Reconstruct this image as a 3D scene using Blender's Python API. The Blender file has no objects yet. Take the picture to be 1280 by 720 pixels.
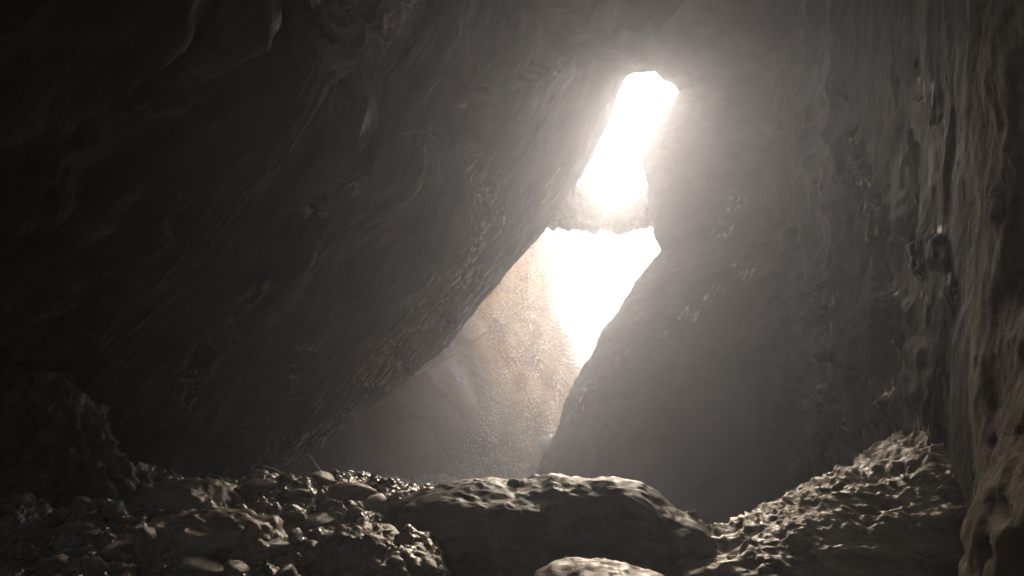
import bpy, math, random
import numpy as np
from mathutils import Vector

random.seed(7)
RNG = np.random.default_rng(7)
SC = bpy.context.scene

# ------------------------------------------------------------------ camera
F = 1004.0                       # focal length in photograph pixels (1280 wide)
PITCH = math.radians(10.2)
EYE = np.array([0.0, 0.0, 1.2])
cam = bpy.data.cameras.new('camera')
cam.sensor_width = 36.0
cam.lens = 36.0 * F / 1280.0
cam.clip_start = 0.05
cam.clip_end = 2000.0
cam_ob = bpy.data.objects.new('camera', cam)
SC.collection.objects.link(cam_ob)
cam_ob.location = EYE
cam_ob.rotation_euler = (math.radians(90) + PITCH, 0, 0)
SC.camera = cam_ob

# ------------------------------------------------------------------ world, sun, exposure
SUN_EL, SUN_AZ = 30.0, 10.5       # azimuth to the right of the view axis (+Y)
world = bpy.data.worlds.new('World')
SC.world = world
world.use_nodes = True
wn = world.node_tree
sky = wn.nodes.new('ShaderNodeTexSky')
sky.sky_type = 'NISHITA'
sky.sun_disc = False
sky.sun_elevation = math.radians(SUN_EL)
sky.sun_rotation = math.radians(SUN_AZ)
sky.dust_density = 4.0
sky.air_density = 1.0
wn.nodes['Background'].inputs['Strength'].default_value = 0.05
wn.links.new(sky.outputs[0], wn.nodes['Background'].inputs['Color'])

sun = bpy.data.lights.new('sun', 'SUN')
sun.energy = 1.5
sun.angle = math.radians(20)
sun.color = (1.0, 0.83, 0.64)
sun_ob = bpy.data.objects.new('sun', sun)
SC.collection.objects.link(sun_ob)
_e, _a = math.radians(SUN_EL), math.radians(SUN_AZ)
SUN_DIR = Vector((math.sin(_a) * math.cos(_e), math.cos(_a) * math.cos(_e), math.sin(_e)))
sun_ob.rotation_euler = SUN_DIR.to_track_quat('Z', 'Y').to_euler()
sun_ob.location = SUN_DIR * 60

vs = SC.view_settings
vs.view_transform = 'Standard'
vs.look = 'None'
vs.exposure = 3.85
vs.gamma = 1.0
vs.use_curve_mapping = False

SC.render.engine = 'CYCLES'
cy = SC.cycles
cy.use_denoising = True
cy.denoiser = 'OPENIMAGEDENOISE'
cy.use_adaptive_sampling = False
cy.max_bounces = 4
cy.diffuse_bounces = 3
cy.glossy_bounces = 2
cy.transmission_bounces = 3
cy.volume_bounces = 0
cy.transparent_max_bounces = 6
cy.sample_clamp_indirect = 4.0
cy.sample_clamp_direct = 0.0
cy.caustics_reflective = False
cy.caustics_refractive = False

# ------------------------------------------------------------------ helpers
COL = SC.collection

def at(px, py, Y):
    """the world point on the photograph's pixel ray at distance Y along the view axis"""
    u = (px - 640.0) / F
    v = (360.0 - py) / F
    d = np.array([u, math.cos(PITCH) - v * math.sin(PITCH), math.sin(PITCH) + v * math.cos(PITCH)])
    return EYE + d * (Y / d[1])

_perm = RNG.permutation(4096)
_grad = RNG.normal(size=(4096, 3))
_grad /= np.linalg.norm(_grad, axis=1, keepdims=True)

def perlin(p):
    p = np.asarray(p, dtype=np.float64)
    i = np.floor(p).astype(np.int64)
    f = p - i
    w = f * f * f * (f * (f * 6 - 15) + 10)
    out = np.zeros(p.shape[0])
    for dx in (0, 1):
        wx = w[:, 0] if dx else 1 - w[:, 0]
        for dy in (0, 1):
            wy = w[:, 1] if dy else 1 - w[:, 1]
            for dz in (0, 1):
                wz = w[:, 2] if dz else 1 - w[:, 2]
                h = _perm[(i[:, 0] + dx) & 4095]
                h = _perm[(h + i[:, 1] + dy) & 4095]
                h = _perm[(h + i[:, 2] + dz) & 4095]
                g = _grad[h]
                out += wx * wy * wz * ((f[:, 0] - dx) * g[:, 0] + (f[:, 1] - dy) * g[:, 1] + (f[:, 2] - dz) * g[:, 2])
    return out * 1.5

def fbm(p, octaves=4, gain=0.5, lac=2.03):
    a, s, out = 1.0, 1.0, 0.0
    for k in range(octaves):
        out = out + a * perlin(p * s + 17.3 * k)
        a *= gain
        s *= lac
    return out

def ridged(p, octaves=4, gain=0.5, lac=2.03):
    a, s, out = 1.0, 1.0, 0.0
    for k in range(octaves):
        out = out + a * (1 - 2 * np.abs(perlin(p * s + 9.7 * k)))
        a *= gain
        s *= lac
    return out

def smooth(e0, e1, x):
    t = np.clip((x - e0) / (e1 - e0), 0, 1)
    return t * t * (3 - 2 * t)

def grid_normals(P):
    du = np.gradient(P, axis=0)
    dv = np.gradient(P, axis=1)
    n = np.cross(du, dv)
    return n / (np.linalg.norm(n, axis=2, keepdims=True) + 1e-9)

def grid_mesh(P, wrap_v=False):
    nu, nv = P.shape[:2]
    idx = np.arange(nu * nv).reshape(nu, nv)
    if wrap_v:
        idx = np.concatenate([idx, idx[:, :1]], axis=1)
    a, b, c, d = idx[:-1, :-1], idx[1:, :-1], idx[1:, 1:], idx[:-1, 1:]
    faces = np.stack([a, b, c, d], axis=-1).reshape(-1, 4)
    return P.reshape(-1, 3), faces

def mesh_np(name, verts, faces, smooth_shade=True):
    me = bpy.data.meshes.new(name)
    verts = np.asarray(verts, dtype=np.float32)
    faces = np.asarray(faces, dtype=np.int32)
    k = faces.shape[1]
    me.vertices.add(len(verts))
    me.vertices.foreach_set('co', verts.ravel())
    me.loops.add(faces.size)
    me.loops.foreach_set('vertex_index', faces.ravel())
    me.polygons.add(len(faces))
    me.polygons.foreach_set('loop_start', np.arange(0, faces.size, k, dtype=np.int32))
    me.polygons.foreach_set('loop_total', np.full(len(faces), k, dtype=np.int32))
    me.update(calc_edges=True)
    me.polygons.foreach_set('use_smooth', np.full(len(faces), smooth_shade))
    me.validate()
    return me

def obj(name, me, mat=None, parent=None, label=None, cat=None, group=None, kind=None):
    o = bpy.data.objects.new(name, me)
    COL.objects.link(o)
    if mat is not None and me is not None and len(me.materials) == 0:
        me.materials.append(mat)
    if parent:
        o.parent = parent
    if label:
        o['label'] = label
    if cat:
        o['category'] = cat
    if group:
        o['group'] = group
    if kind:
        o['kind'] = kind
    return o

# ------------------------------------------------------------------ materials
def rock_material(name, c_dark, c_mid, c_light, rough=(0.35, 0.75), scale=1.0, bump=0.5, fine=28.0,
                  streak=(1, 1, 1), spec=0.5, rand=False, moss=None, translucent=0.0, stri=None, pebble=0.0, vein_glint=None):
    m = bpy.data.materials.new(name)
    m.use_nodes = True
    nt = m.node_tree
    L = nt.links.new
    b = nt.nodes['Principled BSDF']
    tc = nt.nodes.new('ShaderNodeTexCoord')
    mp = nt.nodes.new('ShaderNodeMapping')
    mp.inputs['Scale'].default_value = [scale * s for s in streak]
    L(tc.outputs['Object'], mp.inputs['Vector'])
    vec = mp.outputs['Vector']
    if rand:
        oi = nt.nodes.new('ShaderNodeObjectInfo')
        ad = nt.nodes.new('ShaderNodeVectorMath')
        ad.operation = 'MULTIPLY_ADD'
        L(oi.outputs['Random'], ad.inputs[0])
        ad.inputs[1].default_value = (31, 57, 83)
        L(vec, ad.inputs[2])
        vec = ad.outputs[0]
    def noise(s, det=8, r=0.62, dist=0.0):
        det = min(det, 5)
        n = nt.nodes.new('ShaderNodeTexNoise')
        n.inputs['Scale'].default_value = s
        n.inputs['Detail'].default_value = det
        n.inputs['Roughness'].default_value = r
        n.inputs['Distortion'].default_value = dist
        L(vec, n.inputs['Vector'])
        return n
    n1 = noise(1.3, 9, 0.65, 0.6)
    n2 = noise(fine, 6, 0.7)
    ramp = nt.nodes.new('ShaderNodeValToRGB')
    el = ramp.color_ramp.elements
    el[0].position, el[0].color = 0.30, (*c_dark, 1)
    el[1].position, el[1].color = 0.72, (*c_light, 1)
    e = el.new(0.5)
    e.color = (*c_mid, 1)
    L(n1.outputs['Fac'], ramp.inputs['Fac'])
    mul = nt.nodes.new('ShaderNodeMix')
    mul.data_type = 'RGBA'
    mul.blend_type = 'OVERLAY'
    mul.inputs['Factor'].default_value = 0.55
    L(ramp.outputs['Color'], mul.inputs['A'])
    L(n2.outputs['Fac'], mul.inputs['B'])
    colour = mul.outputs['Result']
    if moss:
        n4 = noise(2.7, 7, 0.7, 0.3)
        mr2 = nt.nodes.new('ShaderNodeMapRange')
        mr2.inputs['From Min'].default_value = 0.54
        mr2.inputs['From Max'].default_value = 0.66
        L(n4.outputs['Fac'], mr2.inputs['Value'])
        mx = nt.nodes.new('ShaderNodeMix')
        mx.data_type = 'RGBA'
        L(mr2.outputs['Result'], mx.inputs['Factor'])
        L(colour, mx.inputs['A'])
        mx.inputs['B'].default_value = (*moss, 1)
        colour = mx.outputs['Result']
    if vein_glint:  # pale mineral streaks that also paint in wet highlights
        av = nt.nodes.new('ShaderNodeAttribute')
        av.attribute_name = 'vein_glint'
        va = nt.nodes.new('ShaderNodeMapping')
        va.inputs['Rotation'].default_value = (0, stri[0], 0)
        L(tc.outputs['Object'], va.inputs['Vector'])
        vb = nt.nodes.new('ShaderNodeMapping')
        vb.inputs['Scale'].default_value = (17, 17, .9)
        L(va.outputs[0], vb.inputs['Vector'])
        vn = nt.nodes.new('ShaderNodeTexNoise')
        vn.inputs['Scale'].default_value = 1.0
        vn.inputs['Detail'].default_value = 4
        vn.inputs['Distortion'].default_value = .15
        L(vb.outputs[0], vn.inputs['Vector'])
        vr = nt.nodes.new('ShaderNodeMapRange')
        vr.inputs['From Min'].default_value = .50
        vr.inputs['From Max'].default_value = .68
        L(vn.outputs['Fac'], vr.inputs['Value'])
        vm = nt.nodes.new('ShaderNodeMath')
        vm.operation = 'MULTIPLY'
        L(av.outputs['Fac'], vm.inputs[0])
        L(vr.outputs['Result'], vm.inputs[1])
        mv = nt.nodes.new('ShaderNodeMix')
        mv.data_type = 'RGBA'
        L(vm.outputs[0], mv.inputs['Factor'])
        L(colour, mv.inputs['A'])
        mv.inputs['B'].default_value = (*vein_glint, 1)
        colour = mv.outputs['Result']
    if translucent > 0:                                  # golden calcite where the drapery hangs, brown bare rock beside it
        aw = nt.nodes.new('ShaderNodeAttribute')
        aw.attribute_name = 'deposit'
        mz = nt.nodes.new('ShaderNodeMix')
        mz.data_type = 'RGBA'
        L(aw.outputs['Fac'], mz.inputs['Factor'])
        mz.inputs['A'].default_value = (.24, .165, .10, 1)
        L(colour, mz.inputs['B'])
        colour = mz.outputs['Result']
    L(colour, b.inputs['Base Color'])
    n3 = noise(3.1, 6, 0.6)
    mr = nt.nodes.new('ShaderNodeMapRange')
    mr.inputs['From Min'].default_value = 0.35
    mr.inputs['From Max'].default_value = 0.65
    mr.inputs['To Min'].default_value = rough[0]
    mr.inputs['To Max'].default_value = rough[1]
    L(n3.outputs['Fac'], mr.inputs['Value'])
    b.inputs['Specular IOR Level'].default_value = spec
    if vein_glint:                                             # water trickles along the joints, over the painted glints: glossy there
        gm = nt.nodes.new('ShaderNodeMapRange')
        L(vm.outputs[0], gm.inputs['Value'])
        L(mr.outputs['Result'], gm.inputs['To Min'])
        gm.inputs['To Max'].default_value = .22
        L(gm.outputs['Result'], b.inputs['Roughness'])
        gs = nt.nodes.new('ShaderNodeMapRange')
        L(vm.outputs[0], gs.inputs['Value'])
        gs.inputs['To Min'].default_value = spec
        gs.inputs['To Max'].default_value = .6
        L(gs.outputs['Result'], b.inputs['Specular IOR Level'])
    else:
        L(mr.outputs['Result'], b.inputs['Roughness'])
    bm1 = nt.nodes.new('ShaderNodeBump')
    bm1.inputs['Strength'].default_value = bump
    bm1.inputs['Distance'].default_value = 0.03 / max(scale, .2)
    nb = noise(fine * 0.35, 10, 0.72, 0.4)
    L(nb.outputs['Fac'], bm1.inputs['Height'])
    prev = bm1
    if stri:
        m1 = nt.nodes.new('ShaderNodeMapping')
        m1.inputs['Rotation'].default_value = (0, stri[0], 0)
        L(tc.outputs['Object'], m1.inputs['Vector'])
        m2 = nt.nodes.new('ShaderNodeMapping')
        m2.inputs['Scale'].default_value = (5, 5, .4)
        L(m1.outputs[0], m2.inputs['Vector'])
        ns = nt.nodes.new('ShaderNodeTexNoise')
        ns.inputs['Scale'].default_value = 1.0
        ns.inputs['Detail'].default_value = 5
        ns.inputs['Roughness'].default_value = .68
        ns.inputs['Distortion'].default_value = .25
        L(m2.outputs[0], ns.inputs['Vector'])
        bs = nt.nodes.new('ShaderNodeBump')
        bs.inputs['Strength'].default_value = stri[1]
        bs.inputs['Distance'].default_value = .12
        L(ns.outputs['Fac'], bs.inputs['Height'])
        L(prev.outputs['Normal'], bs.inputs['Normal'])
        prev = bs
    if pebble:
        vo = nt.nodes.new('ShaderNodeTexVoronoi')
        vo.feature = 'F1'
        vo.inputs['Scale'].default_value = 9.0
        vo.inputs['Detail'].default_value = 1.0
        L(vec, vo.inputs['Vector'])
        inv = nt.nodes.new('ShaderNodeMath')
        inv.operation = 'MULTIPLY'
        inv.inputs[1].default_value = -1
        L(vo.outputs['Distance'], inv.inputs[0])
        bp = nt.nodes.new('ShaderNodeBump')
        bp.inputs['Strength'].default_value = pebble
        bp.inputs['Distance'].default_value = .05
        L(inv.outputs[0], bp.inputs['Height'])
        L(prev.outputs['Normal'], bp.inputs['Normal'])
        prev = bp
    bm2 = nt.nodes.new('ShaderNodeBump')
    bm2.inputs['Strength'].default_value = bump * 0.6
    bm2.inputs['Distance'].default_value = 0.008 / max(scale, .2)
    L(n2.outputs['Fac'], bm2.inputs['Height'])
    L(prev.outputs['Normal'], bm2.inputs['Normal'])
    L(bm2.outputs['Normal'], b.inputs['Normal'])
    if translucent > 0:
        tr = nt.nodes.new('ShaderNodeBsdfTranslucent')
        L(colour, tr.inputs['Color'])
        L(bm2.outputs['Normal'], tr.inputs['Normal'])
        ms = nt.nodes.new('ShaderNodeMixShader')
        at_ = nt.nodes.new('ShaderNodeAttribute')
        at_.attribute_name = 'thin'
        ml = nt.nodes.new('ShaderNodeMath')
        ml.operation = 'MULTIPLY'
        ml.inputs[1].default_value = translucent
        L(at_.outputs['Fac'], ml.inputs[0])
        L(ml.outputs[0], ms.inputs['Fac'])
        L(b.outputs[0], ms.inputs[1])
        L(tr.outputs[0], ms.inputs[2])
        L(ms.outputs[0], nt.nodes['Material Output'].inputs['Surface'])
    return m

M_slab = rock_material('slab_rock', (.018, .0115, .0075), (.034, .022, .014), (.075, .048, .030), (.38, .7), .8, .22, 22, (1, 1, .45), stri=(math.radians(-38), .6), spec=.22, vein_glint=(.48, .38, .29))
M_butt = rock_material('buttress_rock', (.016, .014, .0125), (.027, .023, .020), (.045, .038, .032), (.5, .75), .7, .5, 24, stri=(math.radians(-25), .25), vein_glint=(.34, .28, .22))
M_flute = rock_material('fluted_rock', (.010, .0075, .0055), (.019, .0145, .011), (.038, .029, .021), (.6, .85), .9, .6, 26, stri=(0, .12), spec=.06, vein_glint=(.52, .43, .34))
M_brown = rock_material('brown_rock', (.045, .03, .015), (.095, .064, .033), (.15, .105, .057), (.75, .95), 1.2, .7, 26, moss=(.045, .05, .02), spec=.12)
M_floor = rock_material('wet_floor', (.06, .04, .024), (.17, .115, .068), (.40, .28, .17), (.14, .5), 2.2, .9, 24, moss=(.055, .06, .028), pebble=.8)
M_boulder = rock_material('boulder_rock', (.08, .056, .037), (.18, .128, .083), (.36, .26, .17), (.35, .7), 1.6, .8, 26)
M_mound = rock_material('mound_rock', (.024, .018, .013), (.05, .038, .027), (.11, .083, .058), (.5, .8), 1.6, .6, 26)
M_grey = rock_material('grey_outcrop_rock', (.035, .028, .023), (.07, .058, .048), (.14, .118, .10), (.4, .7), 1.4, .7, 26)
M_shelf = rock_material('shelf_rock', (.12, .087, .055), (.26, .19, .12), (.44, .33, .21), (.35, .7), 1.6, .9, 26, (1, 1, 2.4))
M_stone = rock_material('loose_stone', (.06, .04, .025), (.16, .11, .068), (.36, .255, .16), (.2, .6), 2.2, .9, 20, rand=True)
M_flow = rock_material('flowstone', (.22, .115, .030), (.36, .20, .06), (.48, .30, .11), (.24, .5), .9, .35, 30, translucent=.28)
M_pale = rock_material('pale_rock', (.34, .28, .20), (.46, .39, .29), (.56, .49, .38), (.4, .7), 1.0, .5, 22)
M_back = rock_material('pale_brown_rock', (.14, .11, .08), (.24, .19, .14), (.34, .28, .21), (.4, .7), .5, .6, 22)
M_cliff = rock_material('pale_cliff_rock', (.62, .58, .52), (.72, .69, .63), (.80, .77, .72), (.6, .9), .25, .5, 20)
M_ledge = rock_material('mossy_ledge_rock', (.09, .085, .045), (.20, .18, .11), (.40, .36, .26), (.6, .9), .6, .8, 20)

def simple_material(name, col, rough=.6, trans=0.0):
    m = bpy.data.materials.new(name)
    m.use_nodes = True
    nt = m.node_tree
    b = nt.nodes['Principled BSDF']
    n = nt.nodes.new('ShaderNodeTexNoise')
    n.inputs['Scale'].default_value = 40
    r = nt.nodes.new('ShaderNodeValToRGB')
    r.color_ramp.elements[0].color = (*[c * .6 for c in col], 1)
    r.color_ramp.elements[1].color = (*[min(1, c * 1.3) for c in col], 1)
    nt.links.new(n.outputs['Fac'], r.inputs['Fac'])
    nt.links.new(r.outputs['Color'], b.inputs['Base Color'])
    b.inputs['Roughness'].default_value = rough
    b.inputs['Transmission Weight'].default_value = trans
    if trans:
        b.inputs['IOR'].default_value = 1.33
    return m

M_twig = simple_material('dry_twig', (.52, .42, .26))
M_leaf = simple_material('pale_root', (.62, .52, .36))
M_green = simple_material('dull_leaves', (.10, .11, .035))
M_water = simple_material('water_drop', (.98, .84, .60), .12, .1)

# ------------------------------------------------------------------ cave walls
def to_px(P):
    d = P - EYE
    c, s_ = math.cos(PITCH), math.sin(PITCH)
    w = np.maximum(d[:, 1] * c + d[:, 2] * s_, .05)
    up = -d[:, 1] * s_ + d[:, 2] * c
    return np.stack([640 + F * d[:, 0] / w, 360 - F * up / w], 1), w

def broken_edges(P, lines, high_left, wob, glints=False):
    """height of broken flakes along the joints seen in the rock: proud on one side of each joint, dropping off across it"""
    q, w = to_px(P)
    q = q + wob
    out = np.zeros(len(P))
    for line, amp, width, decay in lines:
        L = np.array(line, float)
        best = np.full(len(P), 1e9)
        sd = np.zeros(len(P))
        for a, b in zip(L[:-1], L[1:]):
            ab = b - a
            t = np.clip(((q - a) @ ab) / (ab @ ab), 0, 1)
            r = q - (a + t[:, None] * ab)
            d = np.hypot(r[:, 0], r[:, 1])
            sg = np.sign(ab[0] * r[:, 1] - ab[1] * r[:, 0])
            m = d < best
            best = np.where(m, d, best)
            sd = np.where(m, sg * d, sd)
        sd = sd * (1 if high_left else -1)           # positive on the proud side
        end = np.minimum(np.hypot(*(q - L[0]).T), np.hypot(*(q - L[-1]).T))
        if glints:                                    # mask for pale glints painted along the broken edge itself
            out = np.maximum(out, smooth(0, 40, end) * np.exp(-(sd / 5.0) ** 2))
            continue
        h = smooth(-width, width, sd) * np.exp(-np.maximum(sd, 0) / decay)
        h *= smooth(0, 40, end)
        out += amp * w * h
    return out

Y_SLOT = 18.0

def profile(table, Y, extra_low, extra_high):
    """pixel edge table -> x as a function of z in the plane of the slot"""
    P = np.array([at(px, py, Y) for px, py in table])
    o = np.argsort(P[:, 2])
    z, x = P[o, 2], P[o, 0]
    z = np.concatenate([[extra_low[1]], z, [e[1] for e in extra_high]])
    x = np.concatenate([[extra_low[0]], x, [e[0] for e in extra_high]])
    return lambda q: np.interp(q, z, x)

def lip_chips(Z, Y, seed):
    """small uneven breaks along the lip of the slot, fading out away from it"""
    u = Z.ravel()
    w = .035 * fbm(np.stack([u * 1.7, u * 0 + seed, Y.ravel() * .8], 1), 4, .6) + .014 * fbm(np.stack([u * 8, u * 0 + seed, Y.ravel() * 4], 1), 3, .6)
    return w.reshape(Z.shape) * np.exp(-((Y - 18.0) / .45) ** 2)

LEFT_EDGE = [(345, 600), (362, 588), (400, 557), (450, 517), (500, 477), (530, 452), (560, 428), (585, 396), (610, 367),
             (636, 336), (662, 309), (682, 286), (700, 262), (716, 238), (732, 213), (746, 188), (757, 162),
             (769, 132), (777, 110), (784, 96), (790, 92), (818, 90)]
RIGHT_EDGE = [(640, 640), (664, 597), (680, 565), (696, 536), (706, 505), (718, 478), (738, 444), (756, 412), (772, 388),
              (796, 352), (812, 330), (827, 311), (818, 290), (812, 270), (810, 245), (807, 215), (801, 192), (803, 180),
              (818, 158), (834, 136), (850, 113), (840, 104), (828, 100), (821, 93), (814, 87)]
xl = profile(LEFT_EDGE, Y_SLOT, (-6.2, -2.0), [(3.9, 10.6), (5.6, 11.3), (9.5, 12.9), (14.0, 15.0)])
xr = profile(RIGHT_EDGE, Y_SLOT, (-0.6, -2.0), [(2.2, 11.2), (2.0, 15.0)])

def plan(points, n, y_lo, y_hi):
    """points: (offset x, Y, weight of the slot profile, near x) resampled along the plan polyline, denser near camera"""
    P = np.array(points, float)
    seg = np.linalg.norm(np.diff(P[:, :2], axis=0), axis=1)
    s = np.concatenate([[0], np.cumsum(seg)])
    # closer spacing where the wall shows in the picture
    u = np.linspace(0, s[-1], 4000)
    yu = np.interp(u, s, P[:, 1])
    dens = np.where(((yu > y_lo) & (yu < y_hi)) | ((yu > 17.2) & (yu < 18.8)), 1.0, .22)
    cum = np.concatenate([[0], np.cumsum(dens[1:])])
    q = np.interp(np.linspace(0, cum[-1], n), cum, u)
    k = 9
    out = np.stack([np.interp(q, s, P[:, j]) for j in range(P.shape[1])], axis=1)
    ker = np.ones(k) / k
    for j in range(out.shape[1]):
        pad = np.pad(out[:, j], k // 2, mode='edge')
        out[:, j] = np.convolve(pad, ker, mode='valid')
    return q, out

# left wall: a huge slab that leans to the right over the passage
q, LP = plan([(-9, 20.6), (-3.0, 20.0), (-.9, 19.3), (-.18, 18.6), (0, 18.0), (-.3, 17.65), (-.9, 17.0), (-2.0, 15.6), (-2.9, 13.4), (-3.5, 11), (-3.7, 9),
              (-3.8, 6), (-3.8, 2), (-3.8, -7)], 780, 8.0, 18.8)
LP[:, 0] -= LP[:, 0].max()                              # rounding the plan must not pull the lip back
zz = np.concatenate([np.linspace(-1.2, -.1, 12), np.linspace(0, 8.0, 360), np.linspace(8.03, 11, 120), np.linspace(11.1, 15, 34)])
S, Z = np.meshgrid(q, zz, indexing='ij')
PX = np.repeat(LP[:, :1], len(zz), 1)
PY = np.repeat(LP[:, 1:2], len(zz), 1)
flank = np.interp(PY, [-7, 2, 6, 9, 11, 13.4, 16, 17.3, 18.0], [-3.1, -3.0, -2.7, -2.2, -1.7, -1.15, -.5, -.2, 0])
low = smooth(6.6, 4.6, Z) * (PY < 18.0)
X = xl(Z) + PX * (1 - low) + flank * low + lip_chips(Z, PY, 5.5)
P = np.stack([X, PY, Z + .75 * np.maximum(PY - 18.0, 0) * smooth(8.8, 9.8, Z)], axis=2)     # the roof rises outside the lip
flat = P.reshape(-1, 3)
Sf, Zf = S.reshape(-1), Z.reshape(-1)
near = smooth(.3, 4.0, np.abs(PY.reshape(-1) - 18.0))      # calm at the lip so the outline holds
p2 = np.stack([Sf, Zf, np.zeros_like(Sf)], 1)
warp = fbm(p2 * [.35, .22, 1] + 40, 3)
ru = np.stack([Sf * .55 + warp * .9, Zf * .12 + warp * .3, np.full_like(Sf, 3.0)], 1)
big = ridged(ru, 3, .55)
streak = ridged(np.stack([Sf * 1.9 + warp * 1.2, Zf * .33, np.full_like(Sf, 8.0)], 1), 4, .6)
rough_mask = smooth(-.15, .45, fbm(p2 * [.45, .25, 1] + 90, 3)) 
fine = fbm(flat * [2.6, 2.6, 1.8], 5, .58)
lip_rough = smooth(9.0, 1.0, np.abs(PY.reshape(-1) - 17.0)) * smooth(7.5, 2.0, Zf)
disp = near * (.24 * (big - .6) + .11 * (streak - .6) * (.35 + rough_mask)) + fine * (.03 + .04 * rough_mask * near + .05 * lip_rough)
fold = ridged(np.stack([Sf * 3.1 + warp, Zf * .9 + Sf * .6, np.full_like(Sf, 21.0)], 1), 3, .6)
disp += .17 * lip_rough * (fold - .5)
disp *= 1 - .8 * smooth(8.6, 9.6, Zf) * smooth(9.0, 13.0, PY.reshape(-1))
N = grid_normals(P).reshape(-1, 3)
if N[:, 0].mean() < 0:
    N = -N
JOINTS_LEFT = [  # drawn from the lower end to the upper end; (line, step as a share of distance, px width, px decay)
    ([(500, 400), (530, 365), (552, 338), (572, 300), (596, 258), (610, 235)], .022, 3, 60),
    ([(195, 530), (215, 470), (245, 395), (290, 325), (345, 268), (400, 232), (440, 205), (500, 160), (560, 125), (640, 92), (720, 60)], .030, 4, 90),
    ([(180, 600), (255, 545), (305, 485), (352, 422), (400, 370)], .020, 4, 70),
    ([(355, 590), (392, 545), (425, 500), (462, 455), (515, 400)], .016, 3, 50),
    ([(375, 585), (420, 535), (470, 480), (530, 425), (590, 375)], .012, 3, 40),
    ([(60, 470), (90, 400), (130, 330), (190, 260), (260, 200)], .022, 4, 80),
    ([(640, 300), (680, 240), (705, 190), (720, 160)], .007, 4, 40)]
wob = np.stack([fbm(np.stack([Sf * 1.3, Zf * 1.3, np.full_like(Sf, 71.)], 1), 4, .6), fbm(np.stack([Sf * 1.3, Zf * 1.3, np.full_like(Sf, 77.)], 1), 4, .6)], 1) * 14
ok = (PY.reshape(-1) > 3) & (PY.reshape(-1) < 17.9)
disp[ok] += broken_edges(flat[ok], JOINTS_LEFT, True, wob[ok])
disp *= .2 + .8 * smooth(.7, 2.6, np.abs(PY.reshape(-1) - 18.0))
# splintered band along the lower lip: grooves cut into the flank, so the outline holds
groove = 1 - ridged(np.stack([Sf * 2.6 + 1.4 * warp, Zf * .55 - Sf * .35, np.full_like(Sf, 44.)], 1), 4, .62) / 1.6
band = smooth(13.2, 15.2, PY.reshape(-1)) * smooth(18.0, 17.7, PY.reshape(-1)) * smooth(7.2, 5.0, Zf)
disp -= .16 * band * np.clip(groove, 0, 1.6)
vein_glint = np.zeros(len(flat))
vein_glint[ok] = broken_edges(flat[ok], JOINTS_LEFT, True, wob[ok], True) * .6 * smooth(0, .6, fbm(np.stack([Sf, Zf * .5, Sf * 0 + 66], 1)[ok] * 2.2, 4, .6))  # highlights along the joints, painted as paler colour
facet_glint = np.zeros(len(flat))
facet_glint[ok] = broken_edges(flat[ok] , [([(530, 372), (548, 345), (566, 318), (580, 290), (594, 262)], 0, 0, 0)], True, wob[ok] * .6 + np.array([4, 0]), True)
vein_glint = np.maximum(vein_glint, 1.2 * facet_glint)  # pale strip painted where the glossy facet would catch light
vein_glint = np.maximum(vein_glint, band * smooth(.75, .3, groove) * smooth(-.35, .4, fbm(np.stack([Sf * .6, Zf * .6, Sf * 0 + 91], 1), 3)))  # pale streaks on the band, part mineral, part painted highlight
P = (flat + N * disp[:, None]).reshape(P.shape)
v, f = grid_mesh(P)
me_slab = mesh_np('rock_slab', v, f)
me_slab.attributes.new('vein_glint', 'FLOAT', 'POINT').data.foreach_set('value', vein_glint.astype(np.float32))
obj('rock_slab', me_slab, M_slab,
    label='huge dark streaked rock slab leaning right over the cave, left of the bright slot', cat='rock wall')

# right wall: smooth buttress by the slot, fluted wall nearer, brown pitted wall nearest
right_pts = [(11, 21.0, 1, 0), (3.2, 20.2, 1, 0), (.9, 19.4, 1, 0), (.16, 18.6, 1, 0), (0, 18.0, 1, 3.4), (.35, 17.75, 1, 3.8), (1.1, 17.3, .97, 4.5),
             (1.9, 16.8, .8, 4.9), (2.3, 16.2, .45, 5.35), (2.6, 15.4, .12, 5.55), (2.8, 14.2, 0, 5.4), (2.8, 12.4, 0, 4.98), (2.8, 11.0, 0, 4.62), (2.8, 9.7, 0, 4.28),
             (2.8, 8.0, 0, 3.80), (2.8, 6.6, 0, 3.42), (2.8, 5.4, 0, 3.08), (2.8, 4.4, 0, 2.80), (2.8, 3.6, 0, 2.6), (2.8, 2.0, 0, 2.5), (2.8, -1, 0, 2.6), (2.8, -7, 0, 3)]
# columns: x (offset while the slot profile counts fully), Y, weight, x of the far part of the plan
q, RP = plan(right_pts, 960, 3.2, 11.5)
RP[:, 0] -= RP[:, 0].min()
zz = np.concatenate([np.linspace(-1.2, 6.0, 260), np.linspace(6.03, 11, 200), np.linspace(11.1, 15, 34)])
S, Z = np.meshgrid(q, zz, indexing='ij')
W = np.repeat(RP[:, 2:3], len(zz), 1)
X = W * (xr(Z) + RP[:, :1]) + (1 - W) * (np.repeat(RP[:, 3:4], len(zz), 1) + .10 * (Z - 2.5) * smooth(20, 8, RP[:, 1:2]))
PY = np.repeat(RP[:, 1:2], len(zz), 1)
foot = .12 * smooth(2.1, 1.2, Z) + .22 * smooth(1.2, .6, Z) + .1 * smooth(.6, .2, Z)      # the wall flares out at its foot
X = X - foot * smooth(5.0, 3.9, PY) + lip_chips(Z, PY, 9.5)
P = np.stack([X, PY, Z + .75 * np.maximum(PY - 18.0, 0) * smooth(8.8, 9.8, Z)], axis=2)     # the roof rises outside the lip
flat = P.reshape(-1, 3)
Sf, Zf, Yf = S.reshape(-1), Z.reshape(-1), PY.reshape(-1)
flute = smooth(13.5, 9.5, Yf) * smooth(3.4, 5.0, Yf)
nearw = smooth(5.4, 4.2, Yf)
lip = smooth(.3, 3.5, np.abs(Yf - 18.0))
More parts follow.
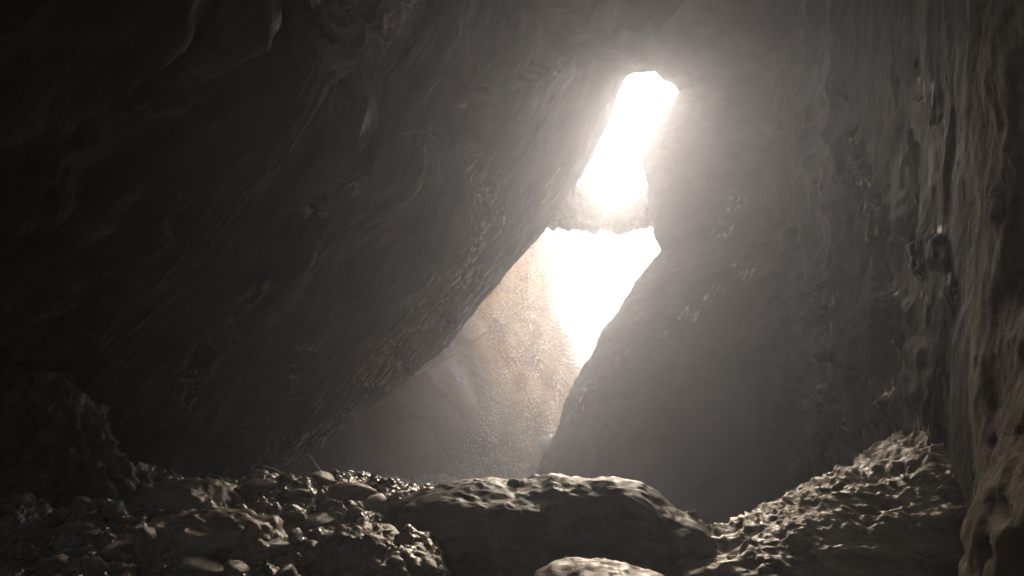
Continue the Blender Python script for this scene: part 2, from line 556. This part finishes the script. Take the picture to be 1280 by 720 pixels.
p2 = np.stack([Sf, Zf, np.zeros_like(Sf)], 1)
warp = fbm(p2 * [.5, .35, 1] + 140, 3)
fl = ridged(np.stack([Sf * .75 + warp * .7, Zf * .16, np.full_like(Sf, 33.)], 1), 3, .55)
fl2 = ridged(np.stack([Sf * 2.3 + warp * 1.3, Zf * .5, np.full_like(Sf, 57.)], 1), 4, .6)
knob = fbm(flat * [2.2, 2.2, 1.6] + 7, 5, .6)
gentle = fbm(flat * [.55, .55, .5] + 60, 4, .5)
disp = flute * (.045 * (fl - .55) + .005 * (fl2 - .5) + .012 * knob) + nearw * (.06 * gentle + .035 * knob + .014 * (ridged(flat * 2.1 + 3, 4, .55) - .6)) + lip * .25 * gentle * (1 - flute) + (.035 - .018 * nearw - .022 * flute) * fbm(flat * 3.1 + 5, 4, .55)
N = grid_normals(P).reshape(-1, 3)
if N[:, 0].mean() > 0:
    N = -N
JOINTS_RIGHT = [
    ([(1034, 615), (1037, 520), (1040, 440), (1042, 375), (1030, 330)], .012, 4, 45),
    ([(1132, 480), (1130, 400), (1122, 350), (1112, 280), (1095, 215), (1070, 150)], .014, 4, 45),
    ([(1180, 430), (1165, 350), (1150, 280), (1150, 225)], .012, 4, 40),
    ([(1205, 400), (1195, 340), (1165, 260)], .010, 4, 30),
    ([(1065, 600), (1072, 545), (1082, 500)], .012, 4, 40),
    ([(1110, 600), (1115, 540), (1118, 480), (1130, 450)], .012, 4, 40),
    ([(1155, 590), (1165, 545), (1175, 520), (1182, 470)], .012, 4, 40),
    ([(1190, 180), (1165, 120), (1150, 60)], .008, 4, 40),
    ([(690, 560), (715, 515), (760, 470), (800, 425)], .006, 4, 35),
    ([(800, 440), (850, 400), (900, 360), (960, 310)], .005, 4, 30),
    ([(880, 330), (915, 265), (940, 225)], .006, 4, 30)]
wob = np.stack([fbm(flat * 1.8 + 3.3, 5, .65), fbm(flat * 1.8 + 8.8, 5, .65)], 1) * 13
ok = (Yf > 3) & (Yf < 17.9)
vein_glint = np.zeros(len(flat))
vein_glint[ok] = broken_edges(flat[ok], JOINTS_RIGHT, False, wob[ok], True) * smooth(-.25, .35, fbm(flat[ok] * [2.5, 2.5, 3.5] + 4, 4, .6))  # wet glints on the right wall's joints, put into the colour
disp[ok] += broken_edges(flat[ok], JOINTS_RIGHT, False, wob[ok]) * (.3 + 1.2 * smooth(-.3, .5, fbm(flat[ok] * [1.2, 1.2, 2.2] + 14, 3)))
# weathered hollows in the brown wall
qp, wq = to_px(flat)
for a, b, r in [(1252, 640, 14), (1203, 655, 12), (1200, 692, 15), (1245, 560, 9), (1232, 690, 8), (1262, 700, 10), (1160, 700, 8), (1222, 600, 7), (1268, 575, 8)]:
    dd = np.hypot(qp[:, 0] - a + 6 * perlin(flat * 9), (qp[:, 1] - b) * .72)
    disp -= (Yf < 5.2) * (Yf > 2) * .55 * r * wq / F * smooth(r * 1.15, r * .45, dd)
P = (flat + N * disp[:, None]).reshape(P.shape)
v, f = grid_mesh(P)
n_split = int(np.searchsorted(-RP[:, 1], -12.4))
v, f = grid_mesh(P[:n_split + 1])
me_w = mesh_np('rock_buttress', v, f)
me_w.attributes.new('vein_glint', 'FLOAT', 'POINT').data.foreach_set('value', vein_glint.reshape(P.shape[:2])[:n_split + 1].ravel().astype(np.float32))
obj('rock_buttress', me_w, M_butt,
    label='smooth dark rock buttress forming the right side of the bright slot', cat='rock wall')
n2 = int(np.searchsorted(-RP[:, 1], -5.0))
v, f = grid_mesh(P[n_split:n2 + 1])
me_w = mesh_np('fluted_wall', v, f)
me_w.attributes.new('vein_glint', 'FLOAT', 'POINT').data.foreach_set('value', vein_glint.reshape(P.shape[:2])[n_split:n2 + 1].ravel().astype(np.float32))
obj('fluted_wall', me_w, M_flute,
    label='dark cave wall with vertical lit ridges, between the smooth buttress and the brown wall', cat='rock wall')
v, f = grid_mesh(P[n2:])
obj('brown_wall', mesh_np('brown_wall', v, f), M_brown,
    label='dull brown pitted rock wall along the right edge of the picture', cat='rock wall')

# unseen rear wall added behind the camera; left gap sized for fill light
def rear_wall():
    ys, zs = np.linspace(-9, 9, 120), np.linspace(-1.5, 15, 110)
    A, B = np.meshgrid(ys, zs, indexing='ij')
    P = np.stack([A, -6.0 + .6 * fbm(np.stack([A.ravel() * .4, B.ravel() * .4, A.ravel() * 0 + 2], 1), 4).reshape(A.shape), B], 2)
    v, f = grid_mesh(P)
    c = v[f].mean(axis=1)
    fill_hole = ((c[:, 0] + 3.3) / 2.2) ** 2 + ((c[:, 2] - 2.4) / 1.9) ** 2 < 2.2  # opening shaped to let sky light onto the right wall
    return mesh_np('unseen_wall_rear', v, f[~fill_hole])
obj('unseen_wall_rear', rear_wall(), M_slab, kind='structure')

# ------------------------------------------------------------------ floor
def floor_z(x, y):
    x, y = np.asarray(x, float), np.asarray(y, float)
    base = np.interp(y, [-7, 2, 4, 5, 6.5, 7.6, 8.6, 12, 18, 32], [.05, .1, .2, .33, .52, .68, .62, .2, .0, -.2])
    base = base + .10 * smooth(-1.0, -4.0, x) * smooth(9.5, 7.5, y)
    base = base + (np.interp(y, [-7, 2, 4, 6, 9, 14, 32], [.05, .0, -.1, -.1, -.45, -.6, -.5]) - base) * smooth(-.55, .25, x)
    hollow = smooth(-.75, -.25, x) * smooth(2.0, 1.3, x) * smooth(7.0, 5.8, y)
    base = base - .25 * hollow
    p = np.stack([x.ravel(), y.ravel(), np.zeros(x.size)], 1)
    n = .16 * fbm(p * .9 + 3, 3, .5) + .10 * ridged(p * [1.7, 1.7, 1] + 8, 4, .55) - .08 + .035 * fbm(p * 6.5, 3, .6)
    return base + n.reshape(x.shape) * smooth(-2, 3, y)

yy = np.concatenate([np.linspace(-7, 3, 40), np.linspace(3.05, 9.5, 330), np.linspace(9.6, 32, 70)])
xx = np.concatenate([np.linspace(-10, -4.6, 40), np.linspace(-4.57, 3.8, 420), np.linspace(3.9, 12, 40)])
A, B = np.meshgrid(xx, yy, indexing='ij')
P = np.stack([A, B, floor_z(A, B)], 2)
v, f = grid_mesh(P)
obj('cave_floor', mesh_np('cave_floor', v, f), M_floor, kind='structure')

# wide ground outside so that nothing ends in mid air
gy = np.linspace(-70, 130, 60)
A, B = np.meshgrid(np.linspace(-100, 100, 60), gy, indexing='ij')
P = np.stack([A, B, -1.0 + .3 * fbm(np.stack([A.ravel() * .1, B.ravel() * .1, A.ravel() * 0], 1), 3).reshape(A.shape)], 2)
v, f = grid_mesh(P)
obj('ground', mesh_np('ground', v, f), M_back, kind='structure')

# ------------------------------------------------------------------ boulders from an outline
def boulder_mesh(name, outline, Y, t_front, t_back, n_th=260, n_ph=150, centre=None, noise=(), exp_=1.0, tilt=0.0, pits=()):
    """a solid rock whose widest section is the outline (pixels) at distance Y, bulging t_front towards and t_back away"""
    pts = np.array([at(a, b, Y)[[0, 2]] for a, b in outline])
    c = pts.mean(0) if centre is None else at(*centre, Y)[[0, 2]]
    d = pts - c
    ang = np.arctan2(d[:, 1], d[:, 0])
    # dense samples along the outline, then by angle
    dens = []
    for i in range(len(pts)):
        a, b = pts[i], pts[(i + 1) % len(pts)]
        for t in np.linspace(0, 1, 24, endpoint=False):
            dens.append(a + (b - a) * t)
    dens = np.array(dens) - c
    da = np.arctan2(dens[:, 1], dens[:, 0])
    dr = np.hypot(dens[:, 0], dens[:, 1])
    o = np.argsort(da)
    da, dr = da[o], dr[o]
    th = np.linspace(-math.pi, math.pi, n_th, endpoint=False)
    r = np.interp(th, np.concatenate([da - 2 * math.pi, da, da + 2 * math.pi]), np.tile(dr, 3))
    ph = np.linspace(0.001, math.pi - .001, n_ph)
    T, H = np.meshgrid(th, ph, indexing='xy')
    Rr = np.sin(H) ** exp_ * r[None, :]
    dep = np.where(H < math.pi / 2, -t_front, -t_back) * np.cos(H)
    k = (Y + dep) / Y                                     # keep solid: small widening is real perspective free
    x = c[0] + Rr * np.cos(T)
    z = c[1] + Rr * np.sin(T)
    P = np.stack([x, Y + dep + tilt * (z - c[1]), z], 2)
    flat = P.reshape(-1, 3)
    du = np.gradient(P, axis=0)
    dv = (np.roll(P, -1, 1) - np.roll(P, 1, 1))
    n = np.cross(du, dv)
    n /= np.linalg.norm(n, axis=2, keepdims=True) + 1e-9
    cen = np.array([c[0], Y, c[1]])
    if ((P - cen) * n).sum() < 0:
        n = -n
    disp = np.zeros(len(flat))
    for kind, sc, amp, oc in noise:
        fn = ridged if kind == 'r' else fbm
        disp += amp * (fn(flat * sc + 11.1, oc) - (.6 if kind == 'r' else 0))
    if pits:
        qp, w = to_px(flat)
        facing = (H < math.pi / 2).ravel()
        for a, b, r in pits:
            dd = np.hypot(qp[:, 0] - a + 5 * perlin(flat * 9), (qp[:, 1] - b) * .75)
            disp -= facing * .9 * r * w / F * smooth(r * 1.15, r * .45, dd)
    P = (flat + n.reshape(-1, 3) * disp[:, None]).reshape(P.shape)
    v, f = grid_mesh(P, wrap_v=True)
    return mesh_np(name, v, f)

# central mound
mound = [(470, 660), (490, 628), (520, 618), (552, 610), (580, 604), (610, 600), (640, 604), (664, 600), (690, 594), (720, 601), (745, 602),
         (772, 601), (800, 605), (822, 618), (842, 640), (868, 650), (890, 668), (895, 700), (880, 790), (680, 830), (500, 790)]
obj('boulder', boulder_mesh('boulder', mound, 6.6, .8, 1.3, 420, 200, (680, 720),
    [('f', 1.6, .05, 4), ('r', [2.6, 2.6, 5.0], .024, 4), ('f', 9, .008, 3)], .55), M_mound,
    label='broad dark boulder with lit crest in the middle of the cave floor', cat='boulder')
front = [(668, 722), (690, 709), (720, 704), (760, 706), (790, 711), (815, 716), (835, 724), (830, 760), (740, 775), (670, 750)]
obj('boulder', boulder_mesh('boulder_low', front, 4.6, .35, .4, 160, 90, None,
    [('f', 3, .02, 4), ('r', 6, .012, 3)], .6), M_boulder,
    label='low rounded rock cut off by the bottom edge in front of the central boulder', cat='boulder')
# lit rock at the bottom beside the mound
knoll = [(395, 735), (405, 700), (425, 672), (455, 658), (478, 664), (492, 690), (515, 688), (530, 705), (540, 735), (500, 770), (430, 770)]
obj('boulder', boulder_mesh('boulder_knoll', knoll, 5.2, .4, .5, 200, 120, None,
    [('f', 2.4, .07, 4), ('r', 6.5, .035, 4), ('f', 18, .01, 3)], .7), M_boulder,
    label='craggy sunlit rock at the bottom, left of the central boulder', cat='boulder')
# dark outcrop low on the left
outl = [(-60, 470), (20, 478), (60, 482), (92, 490), (108, 520), (118, 555), (130, 590), (150, 612), (140, 660), (60, 700), (-60, 700)]
obj('rock_outcrop', boulder_mesh('rock_outcrop', outl, 6.8, .7, 1.0, 300, 180, (0, 600),
    [('f', 1.2, .18, 4), ('r', 2.6, .11, 5), ('f', 11, .02, 3)], .7), M_slab,
    label='rough dark outcrop rising from the floor at the left edge', cat='rock')
# long low boulder on the left floor
lb1 = [(110, 690), (150, 672), (200, 655), (250, 645), (300, 642), (340, 650), (350, 675), (300, 700), (200, 715), (120, 715)]
obj('boulder', boulder_mesh('boulder_long', lb1, 5.6, .4, .5, 200, 110, None,
    [('f', 2.2, .05, 4), ('r', 5, .03, 4)], .7), M_boulder,
    label='long low boulder lying among rubble on the left floor', cat='boulder')
lb2 = [(150, 640), (180, 612), (230, 604), (275, 606), (300, 620), (310, 650), (230, 670), (160, 665)]
obj('boulder', boulder_mesh('boulder_back', lb2, 7.0, .5, .5, 200, 110, None,
    [('f', 2.2, .06, 4), ('r', 4, .035, 4)], .7), M_boulder,
    label='dark boulder on the crest of the rubble, behind the long low boulder', cat='boulder')

# lit layered shelf low on the right
shelf = [(800, 740), (840, 708), (880, 690), (930, 668), (975, 645), (1015, 622), (1050, 608), (1085, 590), (1125, 566), (1165, 545), (1205, 528), (1245, 520), (1290, 600), (1260, 790), (950, 800)]
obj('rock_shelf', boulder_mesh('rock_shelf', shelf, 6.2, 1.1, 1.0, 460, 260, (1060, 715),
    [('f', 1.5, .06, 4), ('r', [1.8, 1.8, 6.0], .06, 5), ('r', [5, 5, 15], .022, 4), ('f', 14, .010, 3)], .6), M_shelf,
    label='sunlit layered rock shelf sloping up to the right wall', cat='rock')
# hanging outcrop at the top left
hang = [(372, 90), (380, 60), (398, 35), (420, 10), (440, -10), (470, -40), (520, -40), (500, 10), (468, 40), (440, 58), (410, 75)]
obj('rock_outcrop', boulder_mesh('rock_outcrop_hanging', hang, 8.5, .5, .8, 200, 120, None,
    [('f', 1.8, .09, 4), ('r', 4, .05, 4)], .8), M_grey,
    label='small ragged outcrop hanging from the leaning slab at the top', cat='rock')

# ------------------------------------------------------------------ flowstone beyond the slot
Y_FLOW = 23.0
FLOW_EDGE = [(800, 640), (770, 540), (742, 490), (727, 458), (716, 436), (706, 408), (694, 390), (690, 350), (692, 316), (694, 296), (686, 284), (670, 272), (640, 262), (600, 250)]
xf = profile(FLOW_EDGE, Y_FLOW, (4.2, -2.0), [(-4, 9.0), (-9, 11)])
aa = np.concatenate([np.linspace(-.9, 0, 30), np.linspace(.02, 6.0, 330), np.linspace(6.1, 12, 60)])   # distance left of the right edge
zz = np.concatenate([np.linspace(-1.5, .3, 30), np.linspace(.31, 7.4, 640), np.linspace(7.45, 9, 20)])
A, Z = np.meshgrid(aa, zz, indexing='ij')
yo = np.interp(A.ravel(), [-.9, -.5, 0, .25, .8, 1.8, 3.5, 6, 12], [26, 24.4, 23.0, 22.6, 22.2, 21.6, 21.1, 20.9, 20.6]).reshape(A.shape)
xo = xf(Z) - np.where(A < 0, -A * -.6, A)
yo = yo + np.interp(Z.ravel(), [-2, 0, 1, 2, 3, 4.5, 6.5, 9], [0, .05, .2, .55, 1.05, 1.9, 3.2, 5.0]).reshape(Z.shape) * (.2 + .8 * smooth(6.5, .6, A))
kk = yo / Y_FLOW                                        # slopes back as it rises
P = np.stack([xo * kk, yo, EYE[2] + (Z - EYE[2]) * kk], 2)
flat = P.reshape(-1, 3)
Af, Zf = A.ravel(), Z.ravel()
p2 = np.stack([Af, Zf, Af * 0], 1)
wp = fbm(p2 * [.5, .3, 1] + 5, 3)
folds = np.cos((Af * 1.25 + .5 * wp) * 2 * math.pi * .8) * .5 + .5
fz = smooth(4.5, 1.5, Af) * smooth(7.5, 4.5, Zf)
cw = Af / .15 + 1.3 * fbm(p2 * [1.1, .8, 1] + 9, 3)
ci = np.floor(cw)
cf = cw - ci - .5
phase = Zf * 17.0 + 2.0 * np.mod(np.sin(ci * 12.9898) * 43758.5453, 1.0) + 3.2 * cf ** 2 + 1.2 * fbm(p2 * [2.0, 1.4, 1] + 19, 3)
rip = np.abs(np.sin(phase * math.pi * .5))
rmask = smooth(3.3, 2.0, Af + .7 * wp) * (.35 + .65 * smooth(.25, .65, folds + .35 * fbm(p2 * [1.5, .6, 1] + 55, 3)))
disp = .05 * folds * fz + rmask * smooth(-.05, .55, Af) * .10 * (1 - rip) * (.4 + .6 * smooth(-.4, .3, fbm(p2 * 3.0 + 77, 3))) + .22 * fbm(flat * [.5, .5, .4], 3) * smooth(.2, 2, Af) + .012 * fbm(flat * 5, 3) + .02 * rmask * fbm(flat * [8, 8, 10], 2)
N = grid_normals(P).reshape(-1, 3)
if N[:, 1].mean() > 0:
    N = -N
P = (flat + N * disp[:, None]).reshape(P.shape)
v, f = grid_mesh(P)
me_flow = mesh_np('flowstone', v, f)
at_thin = me_flow.attributes.new('thin', 'FLOAT', 'POINT')     # the drapery is thin at its right edge, thick rock further left
at_thin.data.foreach_set('value', (smooth(3.4, .3, Af) * smooth(.6, 2.5, Zf)).astype(np.float32))
at_dep = me_flow.attributes.new('deposit', 'FLOAT', 'POINT')
at_dep.data.foreach_set('value', smooth(4.0, 2.2, Af + .7 * wp).astype(np.float32))
obj('flowstone', me_flow, M_flow,
    label='golden rippled wet flowstone hanging beyond the slot', cat='flowstone')

# pale rock finger standing just past the buttress
fing = [(652, 620), (662, 580), (667, 560), (675, 547), (688, 543), (705, 560), (712, 620)]
obj('rock_finger', boulder_mesh('rock_finger', fing, 20.0, .3, .4, 90, 60, None, [('f', 1.5, .05, 3), ('f', 6, .015, 3)], .7), M_pale,
    label='small pale rock finger beside the foot of the buttress, beyond the slot', cat='rock')

# pale cliff and mossy ledge in the open air
def cliff():
    xs, zs = np.linspace(-30, 40, 180), np.linspace(-2, at(740, 278, 46)[2], 120)
    A, Z = np.meshgrid(xs, zs, indexing='ij')
    Y = 40 + (Z + 2) * .42 + 1.2 * fbm(np.stack([A.ravel() * .22, Z.ravel() * .3, A.ravel() * 0], 1), 5).reshape(A.shape)
    return grid_mesh(np.stack([A, Y, Z], 2))
v, f = cliff()
obj('cliff', mesh_np('cliff', v, f), M_cliff, label='glaring pale cliff in the open air beyond the slot', cat='cliff')
def ledge_mesh():
    """a rock bridge: a closed ring of points swept from left to right, ragged above and flat below"""
    Y, xs = 19.7, np.linspace(560, 960, 300)
    top = np.interp(xs, [560, 640, 668, 684, 700, 712, 726, 745, 760, 775, 788, 800, 812, 830, 900, 960], [262, 258, 256, 247, 250, 243, 249, 260, 259, 264, 256, 250, 245, 240, 232, 228])
    bot = np.interp(xs, [560, 640, 690, 715, 745, 775, 800, 830, 960], [282, 281, 279, 284, 285, 286, 282, 279, 280])
    top = top + 7 * fbm(np.stack([xs / 16, xs * 0 + 3.3, xs * 0], 1), 4, .6)
    bot = bot + 5 * fbm(np.stack([xs / 22, xs * 0 + 8.3, xs * 0], 1), 4, .6)
    ring = np.linspace(0, 2 * math.pi, 90, endpoint=False)
    P = np.zeros((len(xs), len(ring), 3))
    for i, x in enumerate(xs):
        t, b = at(x, top[i], Y), at(x, bot[i], Y)
        c, h = (t[2] + b[2]) / 2, (t[2] - b[2]) / 2
        cs, sn = np.cos(ring), np.sin(ring)
        P[i, :, 0] = t[0]
        P[i, :, 1] = Y + .55 * np.sign(cs) * np.abs(cs) ** .7
        P[i, :, 2] = c + h * np.sign(sn) * np.abs(sn) ** .6
    fl = P.reshape(-1, 3)
    cen = np.repeat(P.mean(1, keepdims=True), len(ring), 1).reshape(-1, 3)
    n = fl - cen
    n /= np.linalg.norm(n, axis=1, keepdims=True)
    up = smooth(-.3, .6, n[:, 2])
    d = (.09 + .15 * up) * fbm(fl * 1.9, 5, .68) + (.02 + .15 * up) * (ridged(fl * [2.8, 2.8, 4.5], 4, .62) - .5)
    return grid_mesh((fl + n * d[:, None]).reshape(P.shape), wrap_v=True)
v, f = ledge_mesh()
obj('rock_ledge', mesh_np('rock_ledge', v, f), M_ledge,
    label='ragged mossy rock wedged across the bright opening at mid height', cat='ledge')

# straggly bush on the wedged rock
def bush(px, py, Y, w_px, h_px, n, label):
    base = at(px, py, Y)
    k = Y / F
    o = obj('bush', None, label=label, cat='bush', group='bushes on the wedged rock')
    o.location = base
    SV, SF, LV, LF = [], [], [], []
    for i in range(n):
        tip = np.array([random.gauss(0, w_px * .4) * k, random.gauss(0, w_px * .25) * k, random.uniform(.35, 1) * h_px * k])
        mid = tip * .5 + np.array([random.gauss(0, 1.5) * k, 0, 2 * k])
        b0 = len(SV)
        for p, r in ((np.zeros(3), .008), (mid, .005), (tip, .003)):
            for a in range(3):
                SV.append(p + r * np.array([math.cos(a * 2.1), math.sin(a * 2.1), 0]))
        for j in (0, 1):
            for a in range(3):
                SF.append([b0 + j * 3 + a, b0 + j * 3 + (a + 1) % 3, b0 + j * 3 + 3 + (a + 1) % 3, b0 + j * 3 + 3 + a])
        for j in range(9):
            c = mid + (tip - mid) * random.uniform(-.3, 1.1) + np.array([random.gauss(0, 2.2) * k for _ in range(3)])
            d1 = np.array([random.gauss(0, 1) for _ in range(3)]); d1 /= np.linalg.norm(d1)
            d2 = np.cross(d1, [random.gauss(0, 1) for _ in range(3)]); d2 /= np.linalg.norm(d2)
            s1, s2 = random.uniform(.03, .05), random.uniform(.014, .022)
            q = len(LV)
            LV.extend([c - d1 * s1, c + d2 * s2, c + d1 * s1, c - d2 * s2])
            LF.append([q, q + 1, q + 2, q + 3])
    obj('stem', mesh_np('bush_stem', SV, SF), M_twig, parent=o)
    obj('foliage', mesh_np('bush_leaves', LV, LF, False), M_green, parent=o)
bush(690, 254, 19.6, 26, 24, 12, 'small straggly bush at the left end of the wedged rock')
bush(722, 252, 19.6, 22, 26, 11, 'taller straggly bush just right of the first on the wedged rock')
bush(806, 250, 19.6, 14, 14, 7, 'tiny bush at the right end of the wedged rock')

# ------------------------------------------------------------------ loose stones on the floor
import bmesh
def stone_mesh(seed, sub=3):
    bm = bmesh.new()
    bmesh.ops.create_icosphere(bm, subdivisions=sub, radius=1.0)
    co = np.array([w.co[:] for w in bm.verts])
    s = RNG.uniform(.6, 1.2, 3) * [1.1, .9, .7]
    d = 1 + .34 * fbm(co * .9 + seed * 7.7, 3) + .10 * ridged(co * 2.2 + seed * 3.1, 3) - .05
    # a few flat broken faces
    for k in range(9):
        nrm = RNG.normal(size=3); nrm /= np.linalg.norm(nrm)
        h = RNG.uniform(.55, .85)
        t = co @ nrm
        d = np.where(t * d > h, d * (h / np.maximum(t * d, 1e-6)) * .92 + d * .08, d)
    co = co * d[:, None] * s
    fc = np.array([[w.index for w in fa.verts] for fa in bm.faces])
    bm.free()
    return mesh_np('stone', co, fc)
STONES = [stone_mesh(k) for k in range(14)]
for me in STONES:
    me.materials.append(M_stone)

def put_stone(x, y, size, label, group, sink=.40, z=None):
    o = obj('stone', random.choice(STONES), None, label=label, cat='stone', group=group)
    zb = float(floor_z(np.array([x]), np.array([y]))[0]) if z is None else z
    o.location = (x, y, zb + size * (.5 - sink))
    o.rotation_euler = (random.uniform(-.35, .35), random.uniform(-.35, .35), random.uniform(0, 6.28))
    s = size
    o.scale = (s * random.uniform(.85, 1.2), s * random.uniform(.85, 1.2), s * random.uniform(.8, 1.1))
    return o

def px_floor(px, py):
    """first hit of a pixel ray with the floor"""
    d = at(px, py, 1.0) - EYE
    Ys = np.linspace(3.2, 10, 340)
    p = EYE + d * Ys[:, None]
    hit = np.nonzero(p[:, 2] <= floor_z(p[:, 0], p[:, 1]))[0]
    return p[hit[0]] if len(hit) else None

n = 0
tries = 0
while n < 150 and tries < 1200:
    tries += 1
    px, py = random.uniform(60, 560), random.uniform(596, 720)
    if px > 490 and py < 690:
        continue
    p = px_floor(px, py)
    if p is None:
        continue
    size = random.choice([.02, .025, .03, .035, .04, .045, .05, .06, .075, .09, .12])
    word = 'pebble-sized' if size < .042 else 'fist-sized' if size < .07 else 'large'
    if py < 625:
        zone = 'on the rubble crest below the leaning slab' if px > 300 else 'on the dark rubble crest beside the left outcrop'
    elif px < 200:
        zone = 'in the dark rubble near the left corner'
    elif px < 360:
        zone = 'in the rubble around the long low boulder'
    else:
        zone = 'in the lit rubble beside the craggy sunlit rock'
    put_stone(p[0], p[1], size, word + ' wet stone ' + zone, word + ' stones ' + zone)
    n += 1

for a, b, size, lab in [(268, 618, .15, 'flat wet rock on the rubble crest, right of the dark crest boulder'),
                        (322, 612, .17, 'flat wet rock under the tip of the straight twig'),
                        (372, 622, .14, 'flat wet rock just below the foot of the twigs'),
                        (436, 618, .16, 'broad wet rock on the crest midway between the twigs and the central boulder'),
                        (470, 634, .13, 'wet rock touching the left end of the central boulder'),
                        (392, 655, .15, 'slanting wet rock above the craggy sunlit rock'),
                        (346, 690, .16, 'flat wet rock right of the long low boulder near the bottom edge'),
                        (150, 700, .15, 'flat dark rock left of the long low boulder'),
                        (70, 708, .16, 'rounded dark rock in the bottom left corner'),
                        (255, 708, .13, 'flat rock at the bottom edge in front of the long low boulder')]:
    p = px_floor(a, b)
    if p is None:
        continue
    o = put_stone(p[0], p[1], size, lab, 'larger rocks in the left rubble', sink=.45)
    o.scale = (o.scale[0] * 1.25, o.scale[1] * 1.1, o.scale[2] * .75)
for a, b, size, lab in [(862, 645, .085, 'rounded pale-topped stone perched on the right end of the central boulder'),
                        (881, 660, .06, 'small stone wedged below the right end of the central boulder, upper of two'),
                        (892, 672, .05, 'small stone at the right foot of the central boulder, lower of two'),
                        (600, 606, .075, 'long smooth stone on the crest of the central boulder, left half'),
                        (640, 605, .07, 'rounded stone on the middle of the central boulder crest'),
                        (540, 618, .09, 'lit stone at the left end of the central boulder crest'),
                        (500, 632, .08, 'pale stone where the rubble meets the central boulder')]:
    p = at(a, b, 6.55)
    put_stone(p[0], p[1], size, lab, 'stones on the central boulder', z=p[2] - .1 * size)
# ------------------------------------------------------------------ twigs, leaf, drops
def tube(points, radii, n=7):
    pts = np.array(points)
    V, Fc = [], []
    for i, p in enumerate(pts):
        t = pts[min(i + 1, len(pts) - 1)] - pts[max(i - 1, 0)]
        t = t / np.linalg.norm(t)
        a = np.cross(t, [0, 0.3, 1]); a /= np.linalg.norm(a)
        b = np.cross(t, a)
        for k in range(n):
            an = 2 * math.pi * k / n
            V.append(p + radii[i] * (math.cos(an) * a + math.sin(an) * b))
    for i in range(len(pts) - 1):
        for k in range(n):
            Fc.append([i * n + k, i * n + (k + 1) % n, (i + 1) * n + (k + 1) % n, (i + 1) * n + k])
    return mesh_np('twig', V, Fc)

def twig(pix, Y, r, label):
    pts = [at(a, b, Y + dy) for a, b, dy in pix]
    rr = np.linspace(r, r * .45, len(pts))
    obj('twig', tube(pts, rr), M_twig, label=label, cat='twig', group='dry twigs on the rubble crest')
twig([(380, 612, 0), (368, 602, .02), (354, 592, .05), (340, 585, .08), (328, 582, .1)], 7.3, .013, 'thin straight twig leaning left on the rubble crest')
twig([(407, 606, 0), (404, 594, .02), (397, 584, .03), (391, 574, .05), (384, 566, .08)], 7.4, .012, 'thin crooked twig standing upright at the foot of the leaning slab')
twig([(384, 610, .1), (372, 605, .12), (356, 598, .14)], 7.25, .009, 'short twig lying beside the straight twig')

# thin pale root from the slab's lip to the flowstone
root = [(478, 488), (505, 474), (530, 462), (555, 449), (580, 434), (605, 418), (630, 400), (652, 384), (672, 366)]
pts = [at(a + random.uniform(-1, 1), b + random.uniform(-1, 1), 20.4 + .5 * k / 8) for k, (a, b) in enumerate(root)]
obj('root', tube(pts, np.linspace(.034, .018, len(pts))), M_leaf, label='thin pale root stretching from the leaning slab to the flowstone', cat='root')

# falling drops
Vd, Fd = [], []
def drop(p, r, l):
    b = len(Vd)
    for dx, dy, dz in ((r, 0, 0), (-r, 0, 0), (0, r, 0), (0, -r, 0), (0, 0, l), (0, 0, -l)):
        Vd.append(p + np.array([dx, dy, dz]))
    for t in ((0, 2, 4), (2, 1, 4), (1, 3, 4), (3, 0, 4), (2, 0, 5), (1, 2, 5), (3, 1, 5), (0, 3, 5)):
        Fd.append([b + k for k in t])
STREAMS = [([(676, 318), (664, 372), (648, 425), (628, 480), (614, 540), (600, 604)], 13, 1000), ([(694, 385), (676, 440), (662, 500), (655, 560), (650, 604)], 8, 480),
           ([(712, 425), (701, 468), (690, 520), (678, 570), (668, 604)], 6, 420), ([(640, 350), (622, 420), (612, 480), (606, 560)], 8, 240)]
for path, spread, count in STREAMS:
    L = np.array(path, float)
    for k in range(count):
        py = L[0, 1] + (L[-1, 1] - L[0, 1]) * random.random()
        t = (py - L[0, 1]) / (L[-1, 1] - L[0, 1])
        px = np.interp(py, L[:, 1], L[:, 0]) + random.gauss(0, spread * (.7 + 1.2 * t ** 3))
        drop(at(px, py, random.uniform(20.0, 20.8)), random.uniform(.008, .022), random.uniform(.012, .032))
obj('water_drops', mesh_np('water_drops', Vd, Fd), M_water, kind='stuff', label='bright water drops falling below the flowstone', cat='water')

# ------------------------------------------------------------------ hazy air
def haze():
    x0, x1, y0, y1, z0, z1 = -101, 101, -71, 131, -3.0, 16.0
    V = [(x, y, z) for x in (x0, x1) for y in (y0, y1) for z in (z0, z1)]
    Fc = [(0, 1, 3, 2), (4, 6, 7, 5), (0, 4, 5, 1), (2, 3, 7, 6), (0, 2, 6, 4), (1, 5, 7, 3)]
    me = mesh_np('haze', V, Fc, False)
    m = bpy.data.materials.new('haze')
    m.use_nodes = True
    nt = m.node_tree
    nt.nodes.remove(nt.nodes['Principled BSDF'])
    pv = nt.nodes.new('ShaderNodeVolumePrincipled')
    pv.inputs['Color'].default_value = (.73, .78, .91, 1)
    pv.inputs['Density'].default_value = .0115
    pv.inputs['Anisotropy'].default_value = .75
    nt.links.new(pv.outputs[0], nt.nodes['Material Output'].inputs['Volume'])
    o = obj('haze', me, m, kind='stuff', label='thin pale mist filling the air', cat='haze')
haze()
